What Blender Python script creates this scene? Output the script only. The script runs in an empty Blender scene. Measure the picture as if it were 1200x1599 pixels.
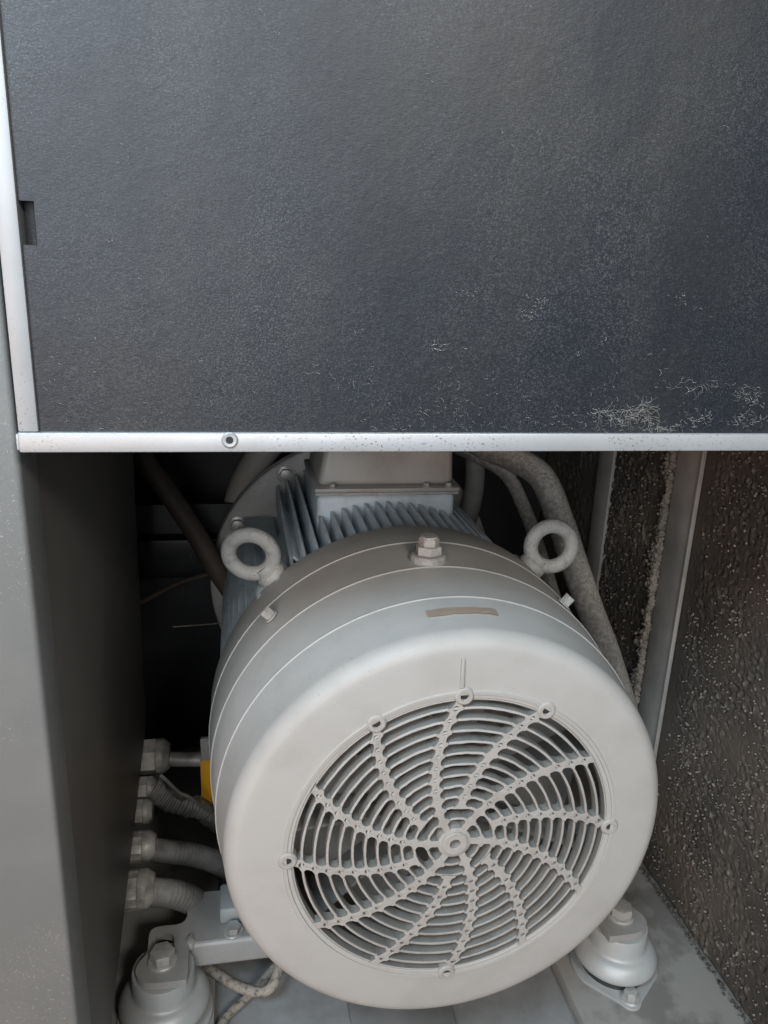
import bpy, bmesh, math, random
from mathutils import Vector, Matrix, noise
from mathutils.geometry import tessellate_polygon
random.seed(7)
R_ = math.radians
scene = bpy.context.scene
COL = scene.collection

# ------------------------------------------------------------------ camera
CAM = Vector((0, 0, .85))
th, ps, ro = R_(17.1), R_(11.07), R_(2.31)
F_ = Vector((math.sin(ps)*math.cos(th), math.cos(ps)*math.cos(th), -math.sin(th)))
r0 = Vector((math.cos(ps), -math.sin(ps), 0)); u0 = r0.cross(F_)
RT = r0*math.cos(ro) + u0*math.sin(ro); UP = -r0*math.sin(ro) + u0*math.cos(ro)
cam = bpy.data.cameras.new('camera'); cam.sensor_fit = 'VERTICAL'; cam.sensor_height = 36
cam.lens = 1200/1599*36; cam.clip_start = .02; cam.clip_end = 60
cam.dof.use_dof = False
co = bpy.data.objects.new('camera', cam); COL.objects.link(co)
co.matrix_world = Matrix(((RT.x, UP.x, -F_.x, CAM.x), (RT.y, UP.y, -F_.y, CAM.y), (RT.z, UP.z, -F_.z, CAM.z), (0, 0, 0, 1)))
scene.camera = co
# ------------------------------------------------------------------ world and lamps
world = bpy.data.worlds.new('World'); scene.world = world; world.use_nodes = True
bgn = world.node_tree.nodes['Background']; bgn.inputs[0].default_value = (.92, .96, 1, 1); bgn.inputs[1].default_value = .07
def area(name, loc, target, size, power, col, sy=None, spread=None):
    l = bpy.data.lights.new(name, 'AREA'); l.energy = power; l.color = col; l.size = size
    if sy: l.shape = 'RECTANGLE'; l.size_y = sy
    if spread: l.spread = R_(spread)
    o = bpy.data.objects.new(name, l); COL.objects.link(o); o.location = loc
    o.rotation_euler = (Vector(target)-Vector(loc)).to_track_quat('-Z', 'Y').to_euler()
area('hall_window_light', (-.62, -.50, 1.95), (-.08, .5, 1.22), .6, 9, (.66, .84, 1.0), spread=76)
area('hall_ceiling_light', (.55, -1.20, 1.72), (.1, .6, .5), .28, 15, (1.0, .96, .91))
area('hall_front_light', (-.75, -2.1, 1.25), (.30, .7, .5), 1.5, 45, (.97, .98, 1.0), 1.5)
area('warm_low_light', (-.95, -.75, .30), (.0, .6, .40), .5, .55, (1.0, .55, .30), spread=48)  # added lamp, stands in for warm bounce from an unseen surface
vs = scene.view_settings
vs.view_transform = 'Standard'; vs.look = 'None'; vs.exposure = 0; vs.gamma = 1; vs.use_curve_mapping = False
scene.cycles.max_bounces = 8

# ------------------------------------------------------------------ pixel -> place
def ray(x, y): return RT*((x-600)/1200) + UP*((799.5-y)/1200) + F_
def onY(x, y, Y): d = ray(x, y); return CAM + d*(Y/d.y)
def onX(x, y, X): d = ray(x, y); return CAM + d*(X/d.x)
def onZ(x, y, Z): d = ray(x, y); return CAM + d*((Z-CAM.z)/d.z)
M = Vector((.1884, .5616, .3543))       # middle of the fan grille, front plane

# ------------------------------------------------------------------ materials
def nd(nt, t, **k):
    n = nt.nodes.new(t)
    for a, v in k.items(): setattr(n, a, v)
    return n
def mat(name, col, rough=.5, metal=0., col2=None, nscale=30, namt=.5, lo=.45, hi=.65, bump=0., bscale=200, bdist=.001, dust=None, dust_amt=.6, spec=.5, rvar=0., stretch=None, sheen=0., speck=None, speck_scale=900, speck_lo=.68, detail=6, speck_mask=None):
    """painted / rubber / metal surface: base colour with a second noisy tone, dust lying on upward faces, specks, fine relief"""
    m = bpy.data.materials.new(name); m.use_nodes = True; nt = m.node_tree; L = nt.links.new
    b = nt.nodes['Principled BSDF']; b.inputs['Roughness'].default_value = rough; b.inputs['Metallic'].default_value = metal
    b.inputs['Specular IOR Level'].default_value = spec
    if sheen: b.inputs['Sheen Weight'].default_value = sheen; b.inputs['Sheen Roughness'].default_value = .5
    tc = nd(nt, 'ShaderNodeTexCoord'); vec = tc.outputs['Object']
    if stretch:
        mp = nd(nt, 'ShaderNodeMapping'); mp.inputs['Scale'].default_value = stretch; L(vec, mp.inputs[0]); vec = mp.outputs[0]
    cur = None
    def mix(f, a, c2):
        x = nd(nt, 'ShaderNodeMix', data_type='RGBA'); L(f, x.inputs[0])
        if a is None: x.inputs[6].default_value = (*col, 1)
        else: L(a, x.inputs[6])
        x.inputs[7].default_value = (*c2, 1); return x.outputs[2]
    def nz(scale, lo, hi, amt, det=detail):
        n = nd(nt, 'ShaderNodeTexNoise'); n.inputs['Scale'].default_value = scale; n.inputs['Detail'].default_value = det; n.inputs['Roughness'].default_value = .6
        L(vec, n.inputs['Vector'])
        r = nd(nt, 'ShaderNodeMapRange'); r.inputs[1].default_value = lo; r.inputs[2].default_value = hi; r.inputs[3].default_value = 0; r.inputs[4].default_value = amt
        L(n.outputs[0], r.inputs[0]); return r.outputs[0]
    if col2: cur = mix(nz(nscale, lo, hi, namt), cur, col2)
    if dust:
        g = nd(nt, 'ShaderNodeNewGeometry'); s = nd(nt, 'ShaderNodeSeparateXYZ'); L(g.outputs['Normal'], s.inputs[0])
        r = nd(nt, 'ShaderNodeMapRange'); r.inputs[1].default_value = -.1; r.inputs[2].default_value = .75; L(s.outputs[2], r.inputs[0])
        n = nz(nscale*2.3, .3, .6, dust_amt)
        mm = nd(nt, 'ShaderNodeMath', operation='MULTIPLY'); L(r.outputs[0], mm.inputs[0]); L(n, mm.inputs[1])
        cur = mix(mm.outputs[0], cur, dust)
    if speck:
        sp = nz(speck_scale, speck_lo, speck_lo+.06, 1, 2)
        if speck_mask:
            k = nz(speck_mask[0], speck_mask[1], speck_mask[1]+.12, 1, 3)
            mm = nd(nt, 'ShaderNodeMath', operation='MULTIPLY'); L(sp, mm.inputs[0]); L(k, mm.inputs[1]); sp = mm.outputs[0]
        cur = mix(sp, cur, speck)
    if cur is None: b.inputs['Base Color'].default_value = (*col, 1)
    else: L(cur, b.inputs['Base Color'])
    if rvar:
        v = nz(nscale*.7, .3, .7, rvar); a = nd(nt, 'ShaderNodeMath', operation='ADD'); a.inputs[1].default_value = rough-rvar/2; L(v, a.inputs[0]); L(a.outputs[0], b.inputs['Roughness'])
    if bump:
        n = nd(nt, 'ShaderNodeTexNoise'); n.inputs['Scale'].default_value = bscale; n.inputs['Detail'].default_value = 4; L(vec, n.inputs['Vector'])
        bp = nd(nt, 'ShaderNodeBump'); bp.inputs['Strength'].default_value = bump; bp.inputs['Distance'].default_value = bdist; L(n.outputs[0], bp.inputs['Height']); L(bp.outputs[0], b.inputs['Normal'])
    return m
DUST = (.33, .30, .27)
MT = dict(
 cowl=mat('cowl_plastic', (.405, .392, .37), .56, col2=(.315, .295, .27), nscale=17, namt=.38, bump=.12, bscale=700, bdist=.0004, dust=(.45, .425, .39), dust_amt=.55, speck=(.24, .22, .20), speck_scale=420, speck_lo=.675, speck_mask=(14, .48), rvar=.15),
 grille=mat('grille_plastic', (.395, .375, .348), .6, col2=(.315, .293, .27), nscale=60, namt=.7, bump=.3, bscale=650, bdist=.0008, dust=(.34, .32, .295), dust_amt=.8),
 gside=mat('grille_shaded_side', (.19, .185, .17), .55, col2=(.135, .13, .12), nscale=40, namt=.8, bump=.4, bscale=500, bdist=.001),
 fan=mat('fan_plastic', (.22, .22, .21), .55, col2=(.20, .20, .20), nscale=25, namt=.7, bump=.2, bscale=300),
 body=mat('motor_paint', (.64, .72, .765), .42, col2=(.48, .53, .56), nscale=22, namt=.7, bump=.2, bscale=300, bdist=.0006, dust=(.40, .39, .37), dust_amt=.45, rvar=.15),
 dusty=mat('dusty_casting', (.40, .40, .385), .55, col2=(.24, .225, .205), nscale=70, namt=.8, lo=.5, hi=.68, bump=.7, bscale=260, bdist=.002, dust=(.46, .43, .40), dust_amt=.7, speck=(.12, .10, .09), speck_scale=260, speck_lo=.68),
 boxp=mat('terminal_box_paint', (.40, .385, .36), .4, col2=(.30, .275, .25), nscale=14, namt=.8, bump=.15, bscale=300, speck=(.10, .09, .08), speck_scale=420, speck_lo=.7, speck_mask=(16, .52), rvar=.2),
 flange=mat('flange_casting', (.46, .445, .42), .55, col2=(.34, .325, .30), nscale=16, namt=.7, bump=.3, bscale=260, bdist=.0008, speck=(.15, .13, .12), speck_scale=180, speck_lo=.70),
 foot=mat('foot_paint', (.34, .335, .32), .33, col2=(.27, .26, .245), nscale=18, namt=.6, bump=.25, bscale=380, bdist=.0006, rvar=.15),
 zinc=mat('mount_zinc', (.46, .48, .475), .46, .2, col2=(.38, .385, .375), nscale=20, namt=.7, bump=.1, bscale=250, bdist=.0005, dust=(.45, .43, .40), dust_amt=.4, rvar=.18),
 bolt=mat('bolt_zinc', (.50, .50, .48), .38, .3, col2=(.36, .34, .31), nscale=70, namt=.8, bump=.3, bscale=500, bdist=.0006),
 alu=mat('aluminium_rail', (.46, .465, .47), .46, .35, col2=(.39, .39, .38), nscale=16, namt=.6, bump=.06, bscale=500, bdist=.0003, speck=(.20, .18, .16), speck_scale=600, speck_lo=.61, speck_mask=(9, .48), rvar=.1),
 post=mat('post_powdercoat', (.175, .177, .171), .42, col2=(.215, .21, .20), nscale=9, namt=.6, bump=.25, bscale=420, bdist=.0008, speck=(.46, .43, .39), speck_scale=760, speck_lo=.655, speck_mask=(7, .48)),
 panel=mat('side_panel_paint', (.105, .094, .081), .5, col2=(.08, .072, .063), nscale=7, namt=.7, bump=.2, bscale=300, bdist=.0006),
 strip=mat('strip_paint', (.38, .36, .335), .48, col2=(.22, .205, .19), nscale=9, namt=.7, bump=.12, bscale=300, dust=DUST, dust_amt=.5),
 floor=mat('floor_paint', (.29, .292, .288), .42, col2=(.19, .185, .178), nscale=16, namt=.9, lo=.42, hi=.7, bump=.12, bscale=220, bdist=.0006, speck=(.33, .32, .29), speck_scale=330, speck_lo=.72, rvar=.25),
 beam=mat('beam_paint', (.29, .28, .262), .45, col2=(.175, .168, .156), nscale=7, namt=.85, lo=.54, hi=.60, bump=.12, bscale=240, bdist=.0005, speck=(.34, .31, .27), speck_scale=330, speck_lo=.74, rvar=.2),
 black=mat('black_panel', (.009, .010, .012), .4, col2=(.018, .021, .025), nscale=6, namt=.6, speck=(.32, .30, .27), speck_scale=150, speck_lo=.70, speck_mask=(9, .5)),
 dark=mat('dark_steel', (.03, .03, .03), .5, col2=(.05, .047, .043), nscale=10, namt=.6),
 rubber=mat('hose_rubber', (.17, .168, .16), .65, col2=(.24, .235, .22), nscale=20, namt=.6, bump=.3, bscale=260, dust=(.40, .39, .365), dust_amt=.9),
 dusthose=mat('dusty_hose', (.12, .112, .104), .85, col2=(.30, .28, .25), nscale=150, namt=.6, bump=.4, bscale=380, bdist=.0015, dust=(.52, .50, .46), dust_amt=1.0),
 paleh=mat('pale_hose', (.40, .37, .33), .6, col2=(.28, .25, .22), nscale=18, namt=.7, bump=.3, bscale=260),
 brownh=mat('brown_hose', (.06, .045, .036), .65, col2=(.10, .08, .065), nscale=18, namt=.7, bump=.3, bscale=260, dust=(.13, .105, .085), dust_amt=.6),
 cable=mat('dusty_cable', (.30, .265, .225), .7, col2=(.07, .06, .052), nscale=170, namt=.85, lo=.48, hi=.66, bump=.6, bscale=420, bdist=.0014),
 gland=mat('gland_nickel', (.52, .50, .47), .45, .2, col2=(.20, .185, .165), nscale=40, namt=.8, bump=.3, bscale=300),
 yellow=mat('yellow_tag', (.95, .46, .015), .45, col2=(.85, .38, .01), nscale=25, namt=.5),
 sticker=mat('old_sticker', (.56, .43, .33), .6, col2=(.56, .49, .41), nscale=60, namt=.9, bump=.3, bscale=400),
 foamc=mat('foam_crust', (.26, .225, .19), .95, col2=(.13, .115, .10), nscale=120, namt=.8, bump=.8, bscale=500, bdist=.002),
 lint=mat('lint', (.34, .32, .29), .9, col2=(.56, .53, .49), nscale=90, namt=.8),
 hole=mat('hole_shade', (.02, .02, .02), .7),
)
def foam_material():
    m = bpy.data.materials.new('acoustic_foam'); m.use_nodes = True; nt = m.node_tree; L = nt.links.new
    b = nt.nodes['Principled BSDF']; b.inputs['Roughness'].default_value = .9; b.inputs['Specular IOR Level'].default_value = .12
    tc = nd(nt, 'ShaderNodeTexCoord')
    big = nd(nt, 'ShaderNodeTexNoise'); big.inputs['Scale'].default_value = 7; big.inputs['Detail'].default_value = 5; L(tc.outputs['Object'], big.inputs['Vector'])
    mix = nd(nt, 'ShaderNodeMix', data_type='RGBA'); mix.inputs[6].default_value = (.078, .069, .061, 1); mix.inputs[7].default_value = (.130, .108, .088, 1)
    mr = nd(nt, 'ShaderNodeMapRange'); mr.inputs[1].default_value = .38; mr.inputs[2].default_value = .66; L(big.outputs[0], mr.inputs[0]); L(mr.outputs[0], mix.inputs[0])
    at = nd(nt, 'ShaderNodeAttribute'); at.attribute_name = 'crumb'
    mx2 = nd(nt, 'ShaderNodeMix', data_type='RGBA'); L(at.outputs['Fac'], mx2.inputs[0]); L(mix.outputs[2], mx2.inputs[6]); mx2.inputs[7].default_value = (.31, .275, .235, 1)
    L(mx2.outputs[2], b.inputs['Base Color'])
    n = nd(nt, 'ShaderNodeTexNoise'); n.inputs['Scale'].default_value = 260; n.inputs['Detail'].default_value = 5; L(tc.outputs['Object'], n.inputs['Vector'])
    bp = nd(nt, 'ShaderNodeBump'); bp.inputs['Strength'].default_value = .8; bp.inputs['Distance'].default_value = .0016; L(n.outputs[0], bp.inputs['Height']); L(bp.outputs[0], b.inputs['Normal'])
    return m
def felt_material():
    m = bpy.data.materials.new('filter_felt'); m.use_nodes = True; nt = m.node_tree; L = nt.links.new
    b = nt.nodes['Principled BSDF']; b.inputs['Roughness'].default_value = .46; b.inputs['Specular IOR Level'].default_value = .5
    b.inputs['Sheen Weight'].default_value = .08; b.inputs['Sheen Roughness'].default_value = .4
    tc = nd(nt, 'ShaderNodeTexCoord')
    def noi(scale, det, st=None, rough=.6):
        v = tc.outputs['Object']
        if st:
            mp = nd(nt, 'ShaderNodeMapping'); mp.inputs['Rotation'].default_value = (0, R_(st[1]), 0); mp.inputs['Scale'].default_value = st[0]; L(v, mp.inputs[0]); v = mp.outputs[0]
        n = nd(nt, 'ShaderNodeTexNoise'); n.inputs['Scale'].default_value = scale; n.inputs['Detail'].default_value = det; n.inputs['Roughness'].default_value = rough; L(v, n.inputs['Vector']); return n.outputs[0]
    def rng(s, a, c, lo=0, hi=1):
        r = nd(nt, 'ShaderNodeMapRange'); r.inputs[1].default_value = a; r.inputs[2].default_value = c; r.inputs[3].default_value = lo; r.inputs[4].default_value = hi; L(s, r.inputs[0]); return r.outputs[0]
    def mix(f, a, c2):
        x = nd(nt, 'ShaderNodeMix', data_type='RGBA'); L(f, x.inputs[0])
        if isinstance(a, tuple): x.inputs[6].default_value = (*a, 1)
        else: L(a, x.inputs[6])
        x.inputs[7].default_value = (*c2, 1); return x.outputs[2]
    c = mix(rng(noi(4, 8, None, .68), .40, .62), (.0058, .0090, .0155), (.0165, .0174, .0190))
    c = mix(rng(noi(4, 3, ((3, 1, .35), 0)), .5, .66, 0, .4), c, (.026, .025, .024))          # faint vertical dust runs
    c = mix(rng(noi(420, 3, ((1, 1, 2.4), 24)), .58, .74, 0, .6), c, (.060, .061, .064))       # pale fibres
    cl_ = rng(noi(6, 7, ((1.3, 1, .8), 30)), .40, .64, .05, 1.)
    gm = nd(nt, 'ShaderNodeMath', operation='MULTIPLY'); L(rng(noi(980, 2), .50, .70, 0, 1), gm.inputs[0]); L(cl_, gm.inputs[1])
    c = mix(gm.outputs[0], c, (.075, .077, .080)); c = mix(rng(noi(230, 3), .58, .68, 0, .7), c, (.006, .007, .009))                          # dark pores
    c = mix(rng(noi(22, 5), .66, .74, 0, .8), c, (.016, .017, .020))                           # stains
    L(c, b.inputs['Base Color'])
    h = nd(nt, 'ShaderNodeMath', operation='ADD'); L(noi(520, 4, ((1, 1, 1.9), 24)), h.inputs[0]); L(noi(210, 2), h.inputs[1])
    bp = nd(nt, 'ShaderNodeBump'); bp.inputs['Strength'].default_value = .22; bp.inputs['Distance'].default_value = .0007; L(h.outputs[0], bp.inputs['Height']); L(bp.outputs[0], b.inputs['Normal'])
    return m
MT['foam'] = foam_material(); MT['felt'] = felt_material()

# ------------------------------------------------------------------ mesh helpers
def link(name, me, m, parent=None):
    o = bpy.data.objects.new(name, me); COL.objects.link(o)
    if m: me.materials.append(MT[m])
    if parent is not None:
        o.parent = parent
        if parent.type == 'EMPTY': o.matrix_parent_inverse = Matrix.Translation(parent.location).inverted()
    return o
def fin(name, bm, m, parent=None, ang=35, recalc=True):
    if recalc: bmesh.ops.recalc_face_normals(bm, faces=bm.faces)
    a = R_(ang)
    for f in bm.faces: f.smooth = True
    for e in bm.edges:
        if len(e.link_faces) == 2 and e.calc_face_angle(0) > a: e.smooth = False
    me = bpy.data.meshes.new(name); bm.to_mesh(me); bm.free()
    return link(name, me, m, parent)
def tag(o, label, cat, group=None, kind=None):
    o['label'] = label; o['category'] = cat
    if group: o['group'] = group
    if kind: o['kind'] = kind
    return o
def struct(o): o['kind'] = 'structure'; return o
def empty(name, loc):
    o = bpy.data.objects.new(name, None); COL.objects.link(o); o.location = loc; o.empty_display_size = .05; return o
def box(bm, lo, hi, bev=0., seg=2, xf=None):
    vs_ = [bm.verts.new((x, y, z)) for x in (lo[0], hi[0]) for y in (lo[1], hi[1]) for z in (lo[2], hi[2])]
    fs = [bm.faces.new([vs_[i] for i in q]) for q in ((0, 1, 3, 2), (4, 6, 7, 5), (0, 4, 5, 1), (2, 3, 7, 6), (0, 2, 6, 4), (1, 5, 7, 3))]
    if xf:
        for v in vs_: v.co = xf @ v.co
    bmesh.ops.recalc_face_normals(bm, faces=fs)
    if bev:
        es = set(e for f in fs for e in f.edges)
        bmesh.ops.bevel(bm, geom=list(es), offset=bev, segments=seg, affect='EDGES', profile=.5)
def boxo(name, lo, hi, m, parent=None, bev=.001, seg=2, xf=None):
    bm = bmesh.new(); box(bm, lo, hi, bev, seg, xf); return fin(name, bm, m, parent)
def frame(origin, zdir, xhint=(1, 0, 0)):
    z = Vector(zdir).normalized(); x = Vector(xhint); x = (x - z*x.dot(z)).normalized(); y = z.cross(x)
    return Matrix(((x.x, y.x, z.x, origin[0]), (x.y, y.y, z.y, origin[1]), (x.z, y.z, z.z, origin[2]), (0, 0, 0, 1)))
def lathe(bm, prof, xf, n=48, caps=False):
    """prof: (radius, height) along local z"""
    rings = []
    for r, h in prof:
        if r < 1e-6: rings.append([bm.verts.new(xf @ Vector((0, 0, h)))])
        else: rings.append([bm.verts.new(xf @ Vector((r*math.cos(2*math.pi*i/n), r*math.sin(2*math.pi*i/n), h))) for i in range(n)])
    for a, c in zip(rings, rings[1:]):
        for i in range(n):
            j = (i+1) % n
            if len(a) == 1 and len(c) == 1: continue
            if len(a) == 1: bm.faces.new((a[0], c[i], c[j]))
            elif len(c) == 1: bm.faces.new((a[i], a[j], c[0]))
            else: bm.faces.new((a[i], a[j], c[j], c[i]))
def latheo(name, prof, xf, m, parent=None, n=48, ang=35, recalc=True):
    bm = bmesh.new(); lathe(bm, prof, xf, n); return fin(name, bm, m, parent, ang, recalc)
def prism(bm, pts, z0, z1, xf=None, bev=0.):
    a = [bm.verts.new((p[0], p[1], z0)) for p in pts]; c = [bm.verts.new((p[0], p[1], z1)) for p in pts]
    n = len(pts); fs = [bm.faces.new(a[::-1]), bm.faces.new(c)] + [bm.faces.new((a[i], a[(i+1) % n], c[(i+1) % n], c[i])) for i in range(n)]
    if xf:
        for v in a+c: v.co = xf @ v.co
    bmesh.ops.recalc_face_normals(bm, faces=fs)
    if bev: bmesh.ops.bevel(bm, geom=list(set(list(fs[0].edges)+list(fs[1].edges))), offset=bev, segments=2, affect='EDGES', profile=.5)
def holed(bm, outer, holes, z0, z1, ch, xf, outer_in=None, holes_in=None):
    """flat plate with holes, thickness z0..z1, chamfer ch round the z1 face (outer_in / holes_in are the inset outlines)"""
    outer_in = outer_in or outer; holes_in = holes_in or holes
    loops = [outer_in]+holes_in; low = [outer]+holes
    tris = tessellate_polygon([[Vector((p[0], p[1], 0)) for p in l] for l in loops])
    top = [bm.verts.new(xf @ Vector((p[0], p[1], z1))) for l in loops for p in l]
    mid = [bm.verts.new(xf @ Vector((p[0], p[1], z1-ch))) for l in low for p in l] if ch else top
    bot = [bm.verts.new(xf @ Vector((p[0], p[1], z0))) for l in low for p in l]
    for t in tris:
        try: bm.faces.new([top[i] for i in t]); bm.faces.new([bot[i] for i in t[::-1]])
        except ValueError: pass
    k = 0
    for l in loops:
        n = len(l)
        for i in range(n):
            a, c = k+i, k+(i+1) % n
            if ch: bm.faces.new((mid[a], mid[c], top[c], top[a]))
            bm.faces.new((bot[a], bot[c], mid[c], mid[a]))
        k += n
def spline(pts, n=10):
    P = [Vector(p) for p in pts]; P = [2*P[0]-P[1]]+P+[2*P[-1]-P[-2]]; out = []
    for i in range(1, len(P)-2):
        for k in range(n):
            t = k/n; a, b_, c, d = P[i-1], P[i], P[i+1], P[i+2]
            out.append(.5*((2*b_)+(-a+c)*t+(2*a-5*b_+4*c-d)*t*t+(-a+3*b_-3*c+d)*t**3))
    out.append(P[-2]); return out
def tube(bm, path, rad, n=14, cap=True):
    rf = rad if callable(rad) else (lambda s: rad)
    s = 0; nrm = None; rings = []
    for i, p in enumerate(path):
        t = (path[min(i+1, len(path)-1)]-path[max(i-1, 0)]).normalized()
        if nrm is None: nrm = t.orthogonal().normalized()
        nrm = (nrm - t*nrm.dot(t)).normalized(); bn = t.cross(nrm)
        if i: s += (p-path[i-1]).length
        r = rf(s); rings.append([bm.verts.new(p+(nrm*math.cos(2*math.pi*k/n)+bn*math.sin(2*math.pi*k/n))*r) for k in range(n)])
    for a, c in zip(rings, rings[1:]):
        for k in range(n): bm.faces.new((a[k], a[(k+1) % n], c[(k+1) % n], c[k]))
    if cap: bm.faces.new(rings[0][::-1]); bm.faces.new(rings[-1])
def tubeo(name, pts, rad, m, parent=None, n=14, k=10, ang=50):
    bm = bmesh.new(); tube(bm, spline(pts, k), rad, n); return fin(name, bm, m, parent, ang)
def hexpts(r, rot=0): return [(r*math.cos(R_(60*i+rot)), r*math.sin(R_(60*i+rot))) for i in range(6)]
def hexbolt(name, xf, r, h, m, parent, wash=0., wh=.002, rot=0, stud=0.):
    bm = bmesh.new()
    prism(bm, hexpts(r, rot), wh, wh+h, xf, bev=r*.08)
    if stud: lathe(bm, [(0, wh+h), (r*.62, wh+h), (r*.62, wh+h+stud*.85), (r*.5, wh+h+stud), (0, wh+h+stud)], xf, 20)
    o = fin(name, bm, m, parent, 25)
    if wash: latheo('washer', [(0, 0), (wash, 0), (wash, wh*.7), (wash*.94, wh), (0, wh)], xf, m, o, 28)
    return o
TYf = frame(M, (0, 1, 0), (1, 0, 0))     # local z runs back along the motor axis
def TY(dy=0.): return frame(M+Vector((0, dy, 0)), (0, 1, 0), (1, 0, 0))
FX = Matrix(((1, 0, 0, M.x), (0, 0, -1, M.y), (0, 1, 0, M.z), (0, 0, 0, 1)))   # local x = right, y = up, z = towards the front

# ================================================================== CABINET (setting)
YP = .50; XL = -.1364; XR = .585; FLOOR = 0.; CEIL = 1.42; YB = 1.38
struct(boxo('floor', (-.9, .12, -.04), (1.1, YB+.1, 0), 'floor', bev=0))
struct(boxo('back_wall', (-.9, YB, 0.001), (1.1, YB+.03, CEIL), 'dark', bev=0))
struct(boxo('ceiling', (-.9, YP+.03, CEIL+.001), (1.1, YB+.03, CEIL+.03), 'dark', bev=0))
struct(boxo('wall_right', (XR+.012, YP+.015, .001), (XR+.04, YB-.001, CEIL), 'strip', bev=0))
struct(boxo('wall_left', (-.62, YP+.06, .001), (-.59, YB-.001, CEIL), 'dark', bev=0))

# left cabinet post: broad powder-coated front with a rounded edge
pst = tag(boxo('cabinet_post', (-.60, YP+.006, .001), (XL, YP+.05, CEIL), 'post', bev=.004, seg=3), 'wide grey powder-coated cabinet post beside the dark filter panel', 'post')
# dark side panel behind the post, its rear lower edge cut at a slant
P = [onX(205, 710, XL-.004), onX(225, 1130, XL-.004), onX(222, 1160, XL-.004), onX(170, 1599, XL-.004)]
ya, yb_ = P[0].y, P[1].y
poly = [(YP+.051, CEIL-.01), (ya+.03, CEIL-.01), (P[0].y, P[0].z), (P[1].y, P[1].z), (P[2].y, P[2].z), (P[3].y, P[3].z), (YP+.051, P[3].z-.045)]
bm = bmesh.new(); xf = Matrix(((0, 0, 1, 0), (1, 0, 0, 0), (0, 1, 0, 0), (0, 0, 0, 1)))
prism(bm, poly, XL-.034, XL-.0012, xf, bev=.0012)
sp = tag(fin('side_panel', bm, 'panel'), 'dark brown-grey sheet side panel of the cabinet left of the motor', 'panel')
boxo('bottom_bracket', (XL-.034, YP+.051, .001), (XL-.004, YP+.09, P[3].z-.046), 'panel', sp, bev=.001)

# base beams under the mounts
xb = onZ(862, 1490, .02).x
struct(boxo('base_beam', (xb, .30, .0005), (XR+.011, YB-.002, .02), 'beam', bev=.0025))
xl2 = onZ(336, 1560, .02).x
struct(boxo('base_beam', (-.34, .30, .0005), (xl2, YB-.002, .02), 'beam', bev=.0025))
# low cross plate seen under the cowl
q = onZ(545, 1570, .006); q2 = onZ(700, 1599, .006)
struct(boxo('floor_plate', (q.x, .36, .0005), (q2.x+.01, .735, .006), 'floor', bev=.001))

# ------------------------------------------------------------------ right wall: foam sheets and metal strips
def foam_sheet(name, y0, y1, z0, z1, x, label, amp=1., cell=.0026, seed=0, edge=0., fadeend=False):
    ny = int((y1-y0)/cell); nz = int((z1-z0)/cell); vs_ = []; cr = []
    for j in range(nz+1):
        z = z0+(z1-z0)*j/nz
        for i in range(ny+1):
            y = y0+(y1-y0)*i/ny
            p = Vector((y*1., z*1., seed*3.1))
            a = noise.noise(p*95); b = noise.noise(p*165+Vector((5, 1, 2))); c = noise.noise(p*16+Vector((2, 7, 1)))
            cl = max(.12, min(1, (c+.5)/.55))
            bumpv = max(0, a*.55+b*.75-.14+.16*c)*cl
            pit = min(.34, max(0, -b-.25-.1*c)*1.5)
            fade = min(1, max(.05, (y1-.012-y)/.03)) if fadeend else 1
            h = (.0015*math.tanh(bumpv*2.6) - .013*pit*cl + .0012*c)*amp*fade; bumpv *= fade
            if edge:
                d = (y-y0)/edge
                if d < 1.2: h += max(0, (1.2-d))*.006*(.6+noise.noise(p*60)*1.2)
            if i in (0, ny) or j in (0, nz): h = -.006
            vs_.append((x-h, y, z)); cr.append(max(0, min(1, (bumpv-.22)*2.6)))
    fs = [(j*(ny+1)+i, (j+1)*(ny+1)+i, (j+1)*(ny+1)+i+1, j*(ny+1)+i+1) for j in range(nz) for i in range(ny)]
    # back side
    k = len(vs_); vs_ += [(XR+.011, y0, z0), (XR+.011, y1, z0), (XR+.011, y1, z1), (XR+.011, y0, z1)]; cr += [0]*4
    me = bpy.data.meshes.new(name); me.from_pydata(vs_, [], fs+[(k, k+3, k+2, k+1)])
    at = me.attributes.new('crumb', 'FLOAT', 'POINT'); at.data.foreach_set('value', cr)
    me.polygons.foreach_set('use_smooth', [True]*len(me.polygons)); me.update()
    return tag(link(name, me, 'foam'), label, 'foam', 'foam sheets lining the right wall')
s1a, s1b = onX(1090, 710, XR-.012).y, onX(1047, 710, XR-.012).y
s2a, s2b = onX(957, 710, XR-.012).y, onX(932, 710, XR-.012).y
foam_sheet('acoustic_foam', YP+.02, s1a+.002, .021, 1.05, XR, 'large pebbled dark foam sheet in front of the bright-edged metal strip', 1.0, .0020, fadeend=True)
foam_sheet('acoustic_foam', s1b-.006, s2a+.004, .021, 1.05, XR-.004, 'dark crumbly foam sheet between the two upright metal strips', 1.5, seed=1, edge=.03)
foam_sheet('acoustic_foam', s2b, YB-.01, .021, 1.05, XR-.002, 'dim foam sheet behind the narrow grey strip near the back wall', 1., .004, seed=2)
# metal strips
def strip(name, y0, y1, x0, label, lip):
    bm = bmesh.new(); box(bm, (x0, y0, .021), (XR+.0115, y1, CEIL-.005), .0012)
    o = tag(fin(name, bm, 'strip'), label, 'strip', None)
    if lip: boxo('edge_lip', (x0-.003, y0-.0045, .022), (x0+.003, y0-.0005, CEIL-.006), 'strip', o, bev=.001)
    return o
strip('metal_strip', s1a, s1b-.006, XR-.005, 'upright grey metal strip with a pale lip between two foam sheets', True)
strip('metal_strip', s2a+.0045, s2b-.0005, XR-.008, 'narrow upright grey metal strip behind the big dusty hose', False)
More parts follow.
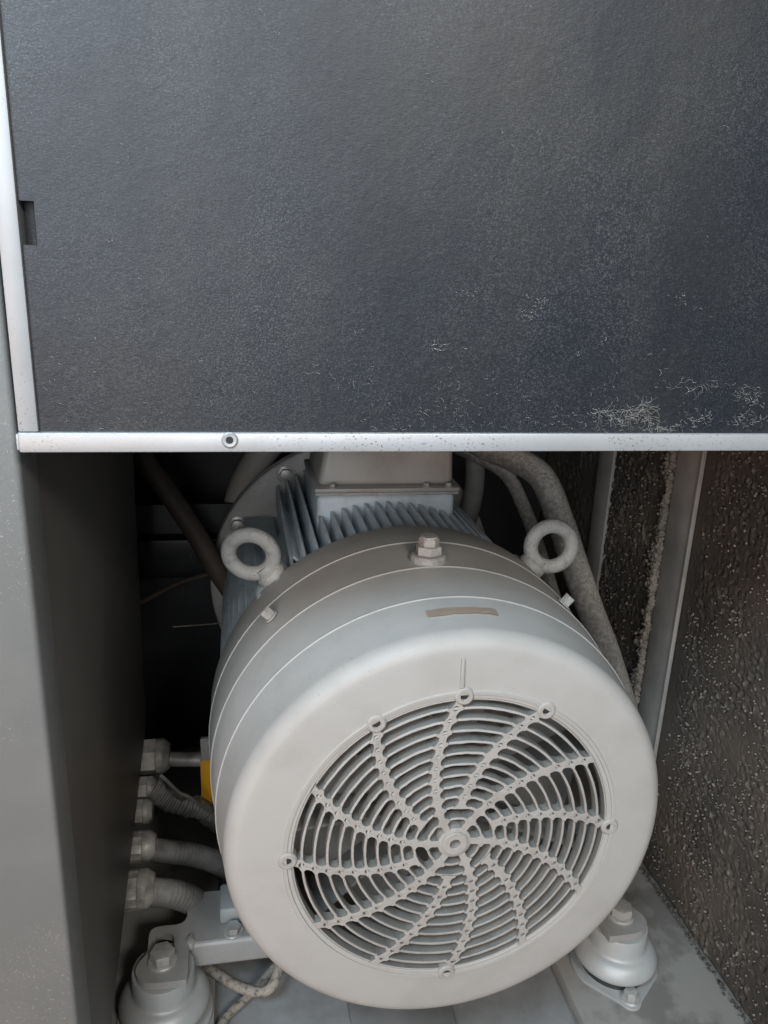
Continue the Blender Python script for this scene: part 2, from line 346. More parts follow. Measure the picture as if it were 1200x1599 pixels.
# crust of dust and foam crumbs along the strip
def crumbs(name, n, fn, label, m='foamc', r=(.0012, .0042), parent=None):
    vs_, fs = [], []
    base = bmesh.new(); bmesh.ops.create_icosphere(base, subdivisions=1, radius=1); bv = [v.co.copy() for v in base.verts]; bf = [[v.index for v in f.verts] for f in base.faces]; base.free()
    for _ in range(n):
        c = fn(); rr = random.uniform(*r)*random.uniform(.5, 1); k = len(vs_); sx = [random.uniform(.6, 1.4) for _ in range(3)]
        for v in bv:
            w = v*rr*random.uniform(.75, 1.25); vs_.append((c[0]+w.x*sx[0], c[1]+w.y*sx[1], c[2]+w.z*sx[2]))
        fs += [[k+i for i in f] for f in bf]
    me = bpy.data.meshes.new(name); me.from_pydata(vs_, [], fs); me.polygons.foreach_set('use_smooth', [True]*len(fs)); me.update()
    o = link(name, me, m, parent); o['kind'] = 'stuff'
    if label: tag(o, label, 'dust', kind='stuff')
    return o
def fn1():
    z = random.uniform(.2, .85); t = abs(random.gauss(0, 1))
    return (XR-.008-random.uniform(0, .005), s1b-.007+t*.013*(.5+noise.noise(Vector((z*30, 3, 1)))), z)
crumbs('dust_crust', 3200, fn1, 'pale crumbly dust crust along the back edge of the metal strip', r=(.0014, .005))
def fn2():
    y = random.uniform(YP+.02, 1.0); return (XR-.004-abs(random.gauss(0, .003)), y, .0205+abs(random.gauss(0, .003)))
crumbs('foam_crumbs', 260, fn2, 'loose dark foam crumbs along the foot of the foam wall', 'foam', (.001, .003))

def fn3():
    while True:
        y = random.uniform(YP+.025, s1a-.02); z = random.uniform(.03, .80)
        if noise.noise(Vector((y*11, z*11, 4)))+.35*noise.noise(Vector((y*60, z*60, 9))) > random.uniform(-.45, .45): return (XR-.0022-random.uniform(0, .0008), y, z)
def fn4():
    return (XR-.0065-random.uniform(0, .001), random.uniform(s1b, s2a), random.uniform(.25, .80))
crumbs('dust_specks', 2300, fn3, 'pale dust specks stuck all over the large foam sheet', r=(.0006, .0022))
crumbs('dust_specks', 700, fn4, 'pale dust specks on the foam between the two metal strips', r=(.0008, .0026))

# ------------------------------------------------------------------ back of the cabinet
bp_ = empty('back_panel', (-.10, 1.24, 0)); tag(bp_, 'glossy black back panel with dust specks and a ledge left of the motor', 'panel')
boxo('sheet', (-.55, 1.24, .021), (.02, 1.25, .48), 'black', bp_, bev=.001)
zl = onY(270, 905, 1.2).z; zt = onY(270, 845, 1.2).z
boxo('ledge', (-.55, 1.205, zl), (.06, 1.239, zt), 'black', bp_, bev=.004)

# ================================================================== FILTER PANEL
fp = empty('filter_panel', (.24, YP, .736)); tag(fp, 'dark felt filter panel in an aluminium frame above the motor', 'filter panel')
z_top = onY(60, 676, YP-.012).z; z_bot = onY(60, 707, YP-.012).z; x_out = onY(29, 692, YP-.012).x; x_in = onY(60, 676, YP-.012).x
YF = YP-.012; XE = .66; ZE = 1.34
def rail(name, lo, hi):
    return boxo(name, lo, hi, 'alu', fp, bev=.0010, seg=2)
rb = rail('bottom_rail', (x_out, YF, z_bot), (XE, YP+.005, z_top))
boxo('end_cap', (x_out-.0016, YF+.0015, z_bot+.0012), (x_out-.0001, YP+.004, z_top-.0012), 'alu', rb, bev=.0005)
rail('side_rail', (x_out+.0003, YF+.0008, z_top+.0004), (x_in, YP+.005, ZE))
rail('side_rail', (XE-.013, YF+.0008, z_top+.0004), (XE-.0003, YP+.005, ZE))
rail('top_rail', (x_out, YF, ZE+.0004), (XE, YP+.005, ZE+.013))
c = onY(359, 687, YF)
ey = latheo('eyelet', [(.0024, .0), (.0024, .0012), (.0042, .0014), (.0052, .0004), (.0052, 0)], frame(c+Vector((0, -.0002, 0)), (0, -1, 0)), 'alu', rb, 28)
latheo('rivet_hole_shade', [(0, .0005), (.0026, .0005), (.0026, 0)], frame(c+Vector((0, -.0002, 0)), (0, -1, 0)), 'hole', rb, 20)  # dark disc painted as the shade inside the eyelet
# felt mat with a notch beside the rail
n0, n1 = onY(34, 382, YF+.004), onY(53, 314, YF+.004)
def lin(a, b, st): n = max(1, round((b-a)/st)); return [a+(b-a)*i/n for i in range(n)]
xs = lin(x_in-.001, n1.x, .003)+lin(n1.x, XE-.012, .003)+[XE-.012]
zs = lin(z_top-.001, n0.z, .003)+lin(n0.z, n1.z, .003)+lin(n1.z, ZE+.001, .004)+[ZE+.001]
yf = YF+.0035; vs_, fs = [], []; W = len(xs)
for z in zs:
    for x in xs:
        p = Vector((x, z, .3))
        h = .0005*noise.noise(p*6)+.00012*noise.noise(p*40)+.0003*max(0, noise.noise(p*120)-.2)
        vs_.append((x, yf-h, z))
for j in range(len(zs)-1):
    for i in range(W-1):
        if xs[i+1] <= n1.x+1e-6 and n0.z-1e-6 <= zs[j] and zs[j+1] <= n1.z+1e-6: continue
        fs.append((j*W+i, j*W+i+1, (j+1)*W+i+1, (j+1)*W+i))
me = bpy.data.meshes.new('felt_mat'); me.from_pydata(vs_, [], fs); me.polygons.foreach_set('use_smooth', [True]*len(fs)); me.update()
fm = link('felt_mat', me, 'felt', fp)
bm = bmesh.new()    # pocket behind the notch
a = [(x_in-.001, n0.z), (n1.x, n0.z), (n1.x, n1.z), (x_in-.001, n1.z)]
f_ = [bm.verts.new((x, yf, z)) for x, z in a]; g_ = [bm.verts.new((x-(.003 if x > x_in else 0), yf+.011, z)) for x, z in a]
for i in range(4): bm.faces.new((f_[i], f_[(i+1) % 4], g_[(i+1) % 4], g_[i]))
bm.faces.new(g_); fin('notch', bm, 'felt', fp)
boxo('backing_board', (x_in, yf+.0125, z_top), (XE-.013, YP+.004, ZE), 'dark', fp, bev=0)
# lint caught on the felt
def lint(name, blobs, label, y=yf-.0012):
    vs_, fs = [], []
    for (cx, cz, n, sx, sz, L0) in blobs:
        for _ in range(max(2, int(n*.7))):
            x, z = random.gauss(cx, sx), random.gauss(cz, sz)
            if x < x_in+.002 or x > XE-.02 or z < z_top+.0005: continue
            a = random.gauss(-.25, .8); L = L0*random.uniform(.3, 1.3); curl = random.gauss(0, .35); yy = y-random.uniform(0, .0012); r = random.uniform(.00004, .00011)
            pts = []; ns = 5
            for s in range(ns):
                pts.append(Vector((x, yy-.0012*math.sin(math.pi*s/(ns-1))*random.random(), z))); x += math.cos(a)*L/ns; z += math.sin(a)*L/ns; a += curl
            k = len(vs_)
            for p in pts:
                for q_ in ((0, -1), (.87, .5), (-.87, .5)): vs_.append((p.x+q_[0]*r*.6, p.y+q_[1]*r, p.z+q_[0]*r))
            for s in range(ns-1):
                for e in range(3): fs.append((k+3*s+e, k+3*s+(e+1) % 3, k+3*s+3+(e+1) % 3, k+3*s+3+e))
    me = bpy.data.meshes.new(name); me.from_pydata(vs_, [], fs); me.update()
    o = link(name, me, 'lint'); return tag(o, label, 'lint', kind='stuff')
def bl(px, py, n, sx, sz, L): p = onY(px, py, yf); return (p.x, p.z, n, sx, sz, L)
blobs = [bl(985, 650, 80, .009, .003, .010), bl(1002, 636, 60, .004, .003, .008), bl(950, 642, 40, .008, .0015, .012), bl(965, 655, 60, .010, .002, .006), bl(1165, 618, 80, .006, .004, .005), bl(1080, 600, 40, .016, .0025, .010),
         bl(1035, 668, 90, .012, .0014, .006), bl(1085, 650, 60, .007, .004, .004), bl(1165, 655, 70, .010, .003, .005), bl(835, 478, 26, .004, .003, .004), bl(822, 490, 24, .004, .002, .003), bl(1060, 465, 20, .004, .004, .003),
         bl(725, 455, 16, .004, .003, .003), bl(675, 541, 30, .005, .0012, .005), bl(720, 595, 26, .012, .006, .004), bl(705, 640, 40, .014, .006, .004), bl(620, 650, 40, .014, .005, .004), bl(530, 582, 24, .012, .004, .004),
         bl(560, 600, 14, .014, .006, .004), bl(200, 660, 26, .02, .003, .003), bl(90, 575, 24, .008, .008, .003), bl(172, 375, 10, .0015, .001, .003), bl(870, 650, 60, .016, .005, .004), bl(760, 665, 40, .03, .002, .004)]
blobs += [bl(random.uniform(60, 1200), 676-abs(random.gauss(0, 90)), random.randint(2, 5), .004, .003, .0035) for _ in range(45)]
blobs += [bl(random.uniform(60, 1200), random.uniform(0, 670), 1, .002, .002, .0028) for _ in range(30)]
lint('lint_fibres', blobs, 'pale dust lint fibres caught on the dark felt filter')

# ================================================================== MOTOR
mo = empty('electric_motor', (M.x, M.y+.25, .02)); tag(mo, 'large light grey electric motor with round swirl-grilled fan cowl', 'motor')
# --- fan cowl: lathe with three raised hoops and a rolled front edge
LEN = .246; RB, RFt = .2258, .2092
def cr_(dy): return RFt+(RB-RFt)*min(1, max(0, dy/.16))
prof = [(.1495, .010), (.1495, .0006), (.1503, 0)]
prof += [(.1535, 0), (.1538, -.0014), (.1568, -.0016), (.1575, -.0002)]     # raised lip round the opening
prof += [(.168, .0001), (.190, .0004)]
rr = .016
for i in range(1, 13):
    a = R_(90*i/12); prof.append((RFt-rr+rr*math.sin(a)*1.0, .0006+.018*(1-math.cos(a))))
for dyr in (.066, .126, .19):
    prof += [(cr_(dyr-.004), dyr-.004), (cr_(dyr), dyr-.0013), (cr_(dyr)+.0011, dyr-.0004), (cr_(dyr)+.0011, dyr+.0006), (cr_(dyr+.0016), dyr+.0016)]
prof += [(RB+.0006, LEN-.003), (RB, LEN), (RB-.003, LEN), (RB-.0035, LEN-.003), (RFt-.004, .022)]
for i in range(8, -1, -1):
    a = R_(90*i/8); prof.append((RFt-rr+.001+(rr-.006)*math.sin(a), .005+.016*(1-math.cos(a))))
prof += [(.1495, .010)]
cw = latheo('fan_cowl', prof, TYf, 'cowl', mo, 160, 14)
ribp = [(-.0022, .1605), (.0022, .1605), (.0014, .1885), (-.0014, .1885)]
an = R_(1.6)
bm = bmesh.new(); prism(bm, [(x*math.cos(an)-y*math.sin(an), x*math.sin(an)+y*math.cos(an)) for x, y in ribp], -.002, .0022, FX, bev=.0008); fin('locating_rib', bm, 'cowl', cw)
# --- grille
PITCH = .01137; BARS = [.1401-PITCH*k for k in range(10)]; INNER = [.0255]
def spa(r, a0): return R_(a0-.8) - R_(213)*(.152-r)      # clockwise angle from the top
def pos(r, a, w=0.):   # w = sideways offset
    return (r*math.sin(a)+w*math.cos(a), r*math.cos(a)-w*math.sin(a))
gr = latheo('fan_grille', [(.1494, .0095), (.1494, .0012), (.1486, .0004), (.1478, .0008), (.1474, .002), (.1474, .0095), (.1494, .0095)], TYf, 'grille', mo, 144)
for r in BARS+INNER:
    w = .00135; pr = [(r-w*.55, .0), (r-w*.95, .0007), (r-w*.8, .0105), (r+w*.8, .0105), (r+w*.95, .0007), (r+w*.55, .0), (r-w*.55, .0)]
    o = latheo('ring_bar', pr, TYf, 'grille', gr, 120 if r > .06 else 72, 60)
    for v in o.data.vertices:     # crusted edge
        n_ = noise.noise(v.co*260); n2 = noise.noise(v.co*90+Vector((3, 3, 3)))
        d = v.co-M; rad = math.hypot(d.x, d.z); k = 1+(n_*.00025+n2*.0002)/rad; v.co.x = M.x+d.x*k; v.co.z = M.z+d.z*k; v.co.y += n_*.0005
BOSS = {0, 30, 90, 180, 270, 330}; WIDE = {0, 90, 180, 270}
def circ(cx, cy, r, n=12): return [(cx+r*math.cos(2*math.pi*i/n), cy+r*math.sin(2*math.pi*i/n)) for i in range(n)]
for a0 in range(0, 360, 30):
    full = (a0 % 60 == 0); r_in = .0105 if full else .0368; bars = BARS+(INNER if full else [])
    H0, RF = .0038, .0034
    def hw(r):
        h = H0 if r > .045 else (H0-.0006*(1 if full else 0)) if r > .03 else .0034
        for k in bars+[.1515]:
            d = abs(r-k)-.0015
            if d < 0: return h+RF
            if d < RF: h = max(h, H0*.0+h+RF-math.sqrt(max(0, RF*RF-(RF-d)**2)))
        return h
    rs = []; r = r_in
    while r < .1492: rs.append(r); r += .00062
    rs.append(.1492)
    L_, R2, Li, Ri = [], [], [], []
    for r in rs:
        a = spa(r, a0); h = hw(r); s = .0005
        L_.append(pos(r, a, -h)); R2.append(pos(r, a, h)); Li.append(pos(r, a, -h+s)); Ri.append(pos(r, a, h-s))
    # rounded or square outer end
    hol, hin = [], []
    for k, r in enumerate(BARS[:9]):
        q = pos(r+.0006, spa(r, a0)); hr = .0026 if (k == 0 and a0 in WIDE) else random.choice((.0020, .0021, .0022))
        if random.random() < .07 and not (k == 0): continue       # a hole clogged with dust
        hol.append(circ(*q, hr)); hin.append(circ(*q, hr+.0004))
    bm = bmesh.new(); holed(bm, L_+R2[::-1], hol, -.0095, .0008, .0007, FX, Li+Ri[::-1], hin)
    so = fin('spoke', bm, 'grille', gr, 38)
    # pit floors under the small holes
    bm = bmesh.new()
    # fine raised seam along the spoke
    for k in range(8 if not full else 9):
        ra, rb_ = BARS[k]-.0020, BARS[k+1]+.0032 if k+1 < len(BARS) else .03
        if ra-rb_ < .002: continue
        a1, a2 = spa(ra, a0), spa(rb_, a0); p1, p2 = pos(ra, a1), pos(rb_, a2); dx, dy = p2[0]-p1[0], p2[1]-p1[1]; l = math.hypot(dx, dy); nx, ny = -dy/l*.00035, dx/l*.00035
        prism(bm, [(p1[0]+nx, p1[1]+ny), (p1[0]-nx, p1[1]-ny), (p2[0]-nx, p2[1]-ny), (p2[0]+nx, p2[1]+ny)], .0005, .00125, FX)
    fin('seam', bm, 'grille', so)
    if a0 in BOSS:
        q = pos(.1528, spa(.1528, a0)); bm = bmesh.new()
        rot = lambda R0, n=40: circ(*q, R0, n)
        holed(bm, rot(.0086), [circ(*q, .0036, 20)], -.008, .0026, .0014, FX, rot(.0070), [circ(*q, .0041, 20)])
        nb_ = len(bm.faces); ff = [bm.faces.new([bm.verts.new(FX @ Vector((x, y, .0006))) for x, y in circ(*q, .0040, 20)])]  # dark disc in the boss hole paints in the shade of its depth
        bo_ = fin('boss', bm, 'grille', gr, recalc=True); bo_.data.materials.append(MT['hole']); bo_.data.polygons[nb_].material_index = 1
latheo('hub', [(.0048, -.010), (.0048, .0022), (.0054, .0030), (.0112, .0030), (.0122, .0022), (.0124, .0010), (.0150, .0008), (.0158, .0002), (.0158, -.010), (.0048, -.010)], FX, 'grille', gr, 48)
for o in list(gr.children)+[gr]:      # dust sits on faces turned outwards; cleaner slot sides also carry painted shade
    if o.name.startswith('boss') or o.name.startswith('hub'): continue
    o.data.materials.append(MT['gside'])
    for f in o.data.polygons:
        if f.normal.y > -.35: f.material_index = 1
# --- cooling fan behind the grille
fan = latheo('cooling_fan', [(0, .040), (.012, .040), (.012, .034), (.034, .036), (.040, .046), (.040, .075), (.155, .088), (.155, .091), (.0, .091)], TYf, 'fan', mo, 72)
latheo('fan_hub_cap', [(0, .030), (.0075, .030), (.0085, .0315), (.0085, .04)], TYf, 'dark', fan, 24)
for k in range(9):
    a = 2*math.pi*k/9+.35; bm = bmesh.new(); X = TYf @ Matrix.Rotation(a, 4, 'Z')
    prism(bm, [(.038, .046), (.150, .034), (.160, .040), (.160, .086), (.04, .078)], -.0016, .0016, X @ Matrix(((1, 0, 0, 0), (0, 0, 1, 0), (0, 1, 0, 0), (0, 0, 0, 1))), bev=.0005)
    fin('blade', bm, 'fan', fan)
# --- end shield and body
es = latheo('end_shield', [(0, .125), (.05, .125), (.055, .14), (.12, .155), (.185, .165), (.199, .175), (.203, .19), (.203, .262), (.198, .268), (0, .268)], TYf, 'body', mo, 96)
for s in (-1, 1):
    bm = bmesh.new(); X = TY(.228) @ Matrix.Rotation(R_(-90+45*s), 4, 'Z')     # local x along the 45 degree diagonal (z of TY points back; y points down)
    box(bm, (.165, -.022, 0), (.226, .022, .062), .006, 3, X); fin('lifting_lug', bm, 'body', es)
body = latheo('body', [(0, .262), (.172, .262), (.172, .6399), (0, .6399)], TYf, 'body', mo, 96)
def finp(name, horiz, off, side):
    bm = bmesh.new(); w = .0023
    R0 = .215 if not horiz else .218
    outer = math.sqrt(max(.001, R0*R0-off*off)); inner = .135
    pts = [(.262, inner), (.262, outer-.010), (.266, outer-.002), (.270, outer), (.625, outer), (.625, inner)]
    a = [(p[0], p[1]) for p in pts]
    if not horiz: X = Matrix(((0, 0, 1, M.x+off), (1, 0, 0, M.y), (0, side, 0, M.z), (0, 0, 0, 1)))
    else: X = Matrix(((0, side, 0, M.x), (1, 0, 0, M.y), (0, 0, 1, M.z+off), (0, 0, 0, 1)))
    prism(bm, a, -w, w, X, bev=.0011); fin(name, bm, 'body', body)
for k in range(19): finp('cooling_fin', False, -.1305+.0145*k, 1)
for s in (-1, 1):
    for k in range(17): finp('cooling_fin', True, -.116+.0145*k, s)
# quarter pads at 45 degrees, running along the body
for s in (-1, 1):
    bm = bmesh.new(); X = TY(.30) @ Matrix.Rotation(R_(-90+45*s), 4, 'Z')
    box(bm, (.16, -.017, 0), (.197, .017, .17), .005, 2, X); fin('body_pad', bm, 'body', body)
    for d in (-.031, .031):
        bm = bmesh.new(); box(bm, (.15, d-.0018, 0), (.212, d+.0018, .19), .001, 2, X); fin('cooling_fin', bm, 'body', body)
# flange to the compressor
fl = latheo('flange', [(0, .64), (.19, .64), (.195, .637), (.233, .637), (.238, .640), (.2395, .644), (.2395, .660), (.236, .664), (0, .664)], TYf, 'flange', mo, 128)
for a in (28, 58, 122, 152, 210, 330):
    X = frame(M+Vector((.219*math.cos(R_(a)), .637, .219*math.sin(R_(a)))), (0, -1, 0)); hexbolt('flange_bolt', X, .011, .009, 'bolt', fl, .015, .002)
latheo('bell_housing', [(.18, .6641), (.19, .67), (.20, .72), (.20, .78), (0, .78)], TYf, 'foot', mo, 64)
# terminal box on top
d0 = .378; hwx = .0945
tb = empty_none = None
bm = bmesh.new(); box(bm, (M.x-hwx+.003, M.y+d0+.004, M.z+.165), (M.x+hwx-.003, M.y+d0+.16, M.z+.2235), .007, 3)
tb = fin('terminal_box', bm, 'body', mo)
boxo('gasket_plate', (M.x-hwx, M.y+d0, M.z+.2237), (M.x+hwx, M.y+d0+.165, M.z+.2275), 'dusty', tb, bev=.001)
boxo('lid_flange', (M.x-hwx-.001, M.y+d0-.001, M.z+.2277), (M.x+hwx+.001, M.y+d0+.166, M.z+.2335), 'boxp', tb, bev=.002)
bm = bmesh.new()   # sloped hood
z0, z1 = M.z+.2334, M.z+.315
lo = [(M.x-hwx+.004, M.y+d0+.012), (M.x+hwx-.004, M.y+d0+.012), (M.x+hwx-.004, M.y+d0+.155), (M.x-hwx+.004, M.y+d0+.155)]
hi = [(M.x-hwx+.022, M.y+d0+.030), (M.x+hwx-.004, M.y+d0+.030), (M.x+hwx-.004, M.y+d0+.150), (M.x-hwx+.022, M.y+d0+.150)]
a = [bm.verts.new((x, y, z0)) for x, y in lo]; c = [bm.verts.new((x, y, z1)) for x, y in hi]
ff = [bm.faces.new(a[::-1]), bm.faces.new(c)]+[bm.faces.new((a[i], a[(i+1) % 4], c[(i+1) % 4], c[i])) for i in range(4)]
bmesh.ops.recalc_face_normals(bm, faces=ff); bmesh.ops.bevel(bm, geom=bm.edges[:], offset=.008, segments=4, affect='EDGES', profile=.5)
fin('hood', bm, 'boxp', tb)
for x in (-.072, .052, .082):
    hexbolt('lid_screw', frame((M.x+x, M.y+d0+.006, M.z+.2335), (0, 0, 1)), .0042, .004, 'bolt', tb, .006, .001)
# eyebolts
def eyebolt(s, twist, sc=1.):
    u = Vector((s*math.sin(R_(42.7)), 0, math.cos(R_(42.7)))); base = M+Vector((0, .256, 0))+u*.2245
    xf = frame(base, u, (0, 1, 0)) @ Matrix.Rotation(R_(twist), 4, 'Z') @ Matrix.Scale(sc, 4)
    bm = bmesh.new()
    lathe(bm, [(0, 0), (.0165, 0), (.0172, .001), (.0172, .008), (.0160, .0095), (.012, .012), (.0105, .018), (.0, .018)], xf, 28)
    c0, Rm, rm = .0375, .0252, .0088; n1, n2 = 48, 16; g = []
    for i in range(n1):
        A = 2*math.pi*i/n1; ring = []
        for j in range(n2):
            B = 2*math.pi*j/n2; rr_ = Rm+rm*math.cos(B); p = Vector((rm*.92*math.sin(B), rr_*math.sin(A), c0+rr_*math.cos(A)))
            d = 1+.03*noise.noise(p*190); ring.append(bm.verts.new(xf @ Vector((p.x*d, p.y, p.z))))
        g.append(ring)
    for i in range(n1):
        for j in range(n2): bm.faces.new((g[i][j], g[(i+1) % n1][j], g[(i+1) % n1][(j+1) % n2], g[i][(j+1) % n2]))
    return fin('eyebolt', bm, 'dusty', mo, 45)
eyebolt(-1, -17); eyebolt(1, -6)
# cowl bolts
def oncowl(px, py):
    d = ray(px, py); best = None; t = .4
    while t < 1.4:
        p = CAM+d*t; q = p-M; rad = math.hypot(q.x, q.z)
        if 0 < q.y < LEN and rad < cr_(q.y): return p, Vector((q.x, 0, q.z)).normalized()
        t += .0005
p, n = oncowl(669, 872)
X = frame(p, n, (1, .3, 0))
cb = latheo('cowl_bolt', [(0, -.002), (.0185, -.002), (.0188, .003), (.0165, .0052), (0, .0055)], X, 'dusty', mo, 36)
bm = bmesh.new(); prism(bm, hexpts(.0135, 10), .0055, .0145, X, bev=.001); fin('nut', bm, 'dusty', cb, 25)
bm = bmesh.new(); prism(bm, hexpts(.0105, 34), .0146, .0225, X, bev=.001); lathe(bm, [(.009, .0224), (.0085, .0245), (0, .025)], X, 20); fin('bolt_head', bm, 'dusty', cb, 25)
for px, py in ((424, 963), (880, 944)):
    p, n = oncowl(px, py); hexbolt('cowl_screw', frame(p, n, (0, 1, 0)), .0062, .010, 'dusty', mo, .008, .0015, rot=20)
# sticker: a curved strip on the cowl
pa, na = oncowl(666, 958); pb, nb = oncowl(776, 957)
A0 = math.atan2(na.x, na.z); A1 = math.atan2(nb.x, nb.z); ym = ((pa-M).y+(pb-M).y)/2
bm = bmesh.new(); rows = []
for i in range(15):
    a = A0+(A1-A0)*i/14; row = []
    for dy in (-.0055, .0050):
        rr_ = cr_(ym+dy)+.0006+.0002*random.random(); row.append(bm.verts.new(M+Vector((rr_*math.sin(a), ym+dy+.001*random.uniform(-1, 1), rr_*math.cos(a)))))
    rows.append(row)
for a, c in zip(rows, rows[1:]): bm.faces.new((a[0], c[0], c[1], a[1]))
r_ = bmesh.ops.solidify(bm, geom=bm.faces[:], thickness=.0004); fin('sticker', bm, 'sticker', mo)
# --- feet
ZF = .098
zo = lambda x, y, Z=ZF: onZ(200+x/5, 1380+y/5, Z)
top = [zo(*p) for p in ((155, 545), (163, 400), (185, 355), (235, 332), (462, 312), (470, 140), (490, 100), (545, 68), (745, 50))]
xm = M.x-.06
back_y = zo(745, 50).y
front = [zo(*p) for p in ((520, 455), (475, 470), (466, 740), (440, 752), (145, 785), (70, 735), (55, 670), (95, 600))]
yfr = front[0].y
outl = [(p.x, p.y) for p in top]+[(xm, back_y), (xm, yfr)]+[(p.x, p.y) for p in front]
sl = [zo(*p) for p in ((200, 640), (215, 420), (250, 385), (330, 385), (365, 410), (360, 640))]
slot = [(p.x, p.y) for p in sl]
def chaikin(P, n=2):
    for _ in range(n):
        Q = []
        for a, b in zip(P, P[1:]+P[:1]):
            L = math.hypot(b[0]-a[0], b[1]-a[1]); k = min(.25, .008/max(L, 1e-6)); Q += [(a[0]+(b[0]-a[0])*k, a[1]+(b[1]-a[1])*k), (b[0]-(b[0]-a[0])*k, b[1]-(b[1]-a[1])*k)]
        P = Q
    return P
outl = chaikin(outl); slot = chaikin(slot)
cen = zo(272, 600)
for s in (-1, 1):
    mirror = Matrix.Translation((M.x-(.014 if s == 1 else 0), -.014 if s == 1 else 0, 0)) @ Matrix.Scale(s*-1, 4, (1, 0, 0)) @ Matrix.Translation((-M.x, 0, 0))
    bm = bmesh.new(); holed(bm, outl, [slot], ZF-.010, ZF, 0, mirror)
    ft = fin('mounting_foot', bm, 'foot', mo, 30)
    x1 = zo(478, 500).x
    boxo('foot_rail', (x1, yfr-.004, ZF-.036), (M.x-.02, yfr+.05, ZF-.0005), 'foot', ft, bev=.006, seg=4, xf=mirror)
    bm = bmesh.new()
    bmesh.ops.create_uvsphere(bm, u_segments=14, v_segments=8, radius=1, matrix=mirror @ Matrix.Translation((x1+.001, yfr+.004, ZF-.004)) @ Matrix.Diagonal((.007, .010, .007, 1)))
    for v in bm.verts: v.co += Vector((1, 1, 1))*.0012*noise.noise(v.co*150)
    fin('weld', bm, 'foot', ft)
    wc = zo(800, 210)
    boxo('foot_block', (wc.x-.012, wc.y-.02, ZF+.0005), (wc.x+.02, wc.y+.022, ZF+.022), 'zinc', ft, bev=.003, xf=mirror)
    hexbolt('foot_bolt', mirror @ frame((wc.x+.004, wc.y-.032, ZF+.0002), (0, 0, 1)), .009, .007, 'bolt', ft, .012, .002)
    # side gusset that carries the foot up to the body
    bm = bmesh.new(); pts = [(xm-.03, ZF-.0005), (M.x-.01, ZF-.0005), (M.x-.01, M.z-.12), (M.x-.13, M.z-.11), (M.x-.15, M.z-.13)]
    prism(bm, pts, -(M.y+.44), -(M.y+.27), mirror @ Matrix(((1, 0, 0, 0), (0, 0, -1, 0), (0, 1, 0, 0), (0, 0, 0, 1))), bev=.002); fin('foot_gusset', bm, 'body', ft)

# ================================================================== RUBBER MOUNTS
def mount(c, label, ang, D=.066):
    e = empty('vibration_mount', (c.x, c.y, .02)); tag(e, label, 'mount', 'vibration mounts under the motor feet')
    X = Matrix.Translation((c.x, c.y, .02))
    H = ZF-.010-.02
    latheo('bell', [(.047, .0200), (.0490, .0188), (.0508, .0200), (.0512, .0232), (.0502, .0285), (.0470, .0340), (.0430, .0378), (.0396, .0395), (.0371, .0404), (.0356, .0420), (.0350, .0450), (.0348, H-.003), (.0338, H-.0006), (0, H-.0002)], X, 'zinc', e, 72, 50)
    latheo('rubber_core', [(0, .0043), (.042, .0043), (.044, .010), (.043, .021), (.03, .025), (0, .025)], X, 'dark', e, 40)
    # rhombic base plate with two ears
    bm = bmesh.new(); pts = []
    for k in range(2):
        s = 1 if k == 0 else -1
        for i in range(9):
            a = R_(-70+140*i/8); pts.append((s*(D+.002+.013*math.cos(a)), s*(.013*math.sin(a))))
        for i in range(7):
            a = R_(62+56*i/6); pts.append((s*.054*math.cos(a), s*.054*math.sin(a)))
    prism(bm, pts, .0002, .0042, X @ Matrix.Rotation(R_(ang), 4, 'Z'), bev=.001); pl = fin('base_plate', bm, 'zinc', e)
    for s in (1, -1):
        Y = X @ Matrix.Rotation(R_(ang), 4, 'Z') @ Matrix.Translation((s*D, 0, .0042)); hexbolt('base_bolt', Y, .0082, .010, 'bolt', pl, .0115, .0022, rot=15)
    hexbolt('top_bolt', Matrix.Translation((c.x, c.y, ZF)), .0135, .012, 'bolt', e, .0165, .003, rot=8)
    return e
cl = Vector((cen.x, cen.y, 0)); cr2 = Vector((2*M.x-cen.x-.014, cen.y-.014, 0))
bo = onZ(985, 1553, .03)
angR = math.degrees(math.atan2(bo.y-cr2.y, bo.x-cr2.x))
mount(cl, 'bell-shaped grey vibration mount under the foot beside the dark side panel', -angR+180)
mount(cr2, 'bell-shaped grey vibration mount by the foam wall, base bolt showing', angR, math.hypot(bo.y-cr2.y, bo.x-cr2.x))

# ================================================================== HOSES AND CABLES
hp = lambda pts: [onY(x, y, Y) for x, y, Y in pts]
tag(tubeo('dusty_hose', hp([(700, 640, 1.08), (745, 690, 1.03), (800, 715, .99), (846, 745, .96), (875, 812, .93), (897, 880, .91), (925, 960, .90), (955, 1040, .90), (985, 1150, .90), (1000, 1290, .92)]), .0185, 'dusthose', n=22), 'thick dust-covered hose curving down between motor and foam wall', 'hose')
tag(tubeo('dusty_hose', hp([(690, 690, 1.12), (745, 712, 1.08), (792, 742, 1.06), (822, 800, 1.05), (843, 860, 1.05), (868, 940, 1.05), (900, 1050, 1.05)]), .0105, 'dusthose', n=18), 'thinner dusty hose running inside the curve of the thick one', 'hose')
tag(tubeo('dark_hose', hp([(735, 650, 1.2), (742, 720, 1.17), (738, 780, 1.16), (715, 860, 1.16)]), .016, 'rubber', n=16), 'dim dark hose standing behind the terminal box', 'hose')
tag(tubeo('pale_hose', hp([(455, 660, 1.27), (412, 705, 1.27), (380, 760, 1.27), (366, 825, 1.27), (368, 900, 1.28), (390, 960, 1.29)]), .024, 'paleh', n=20), 'pale beige hose bending behind the motor flange', 'hose')
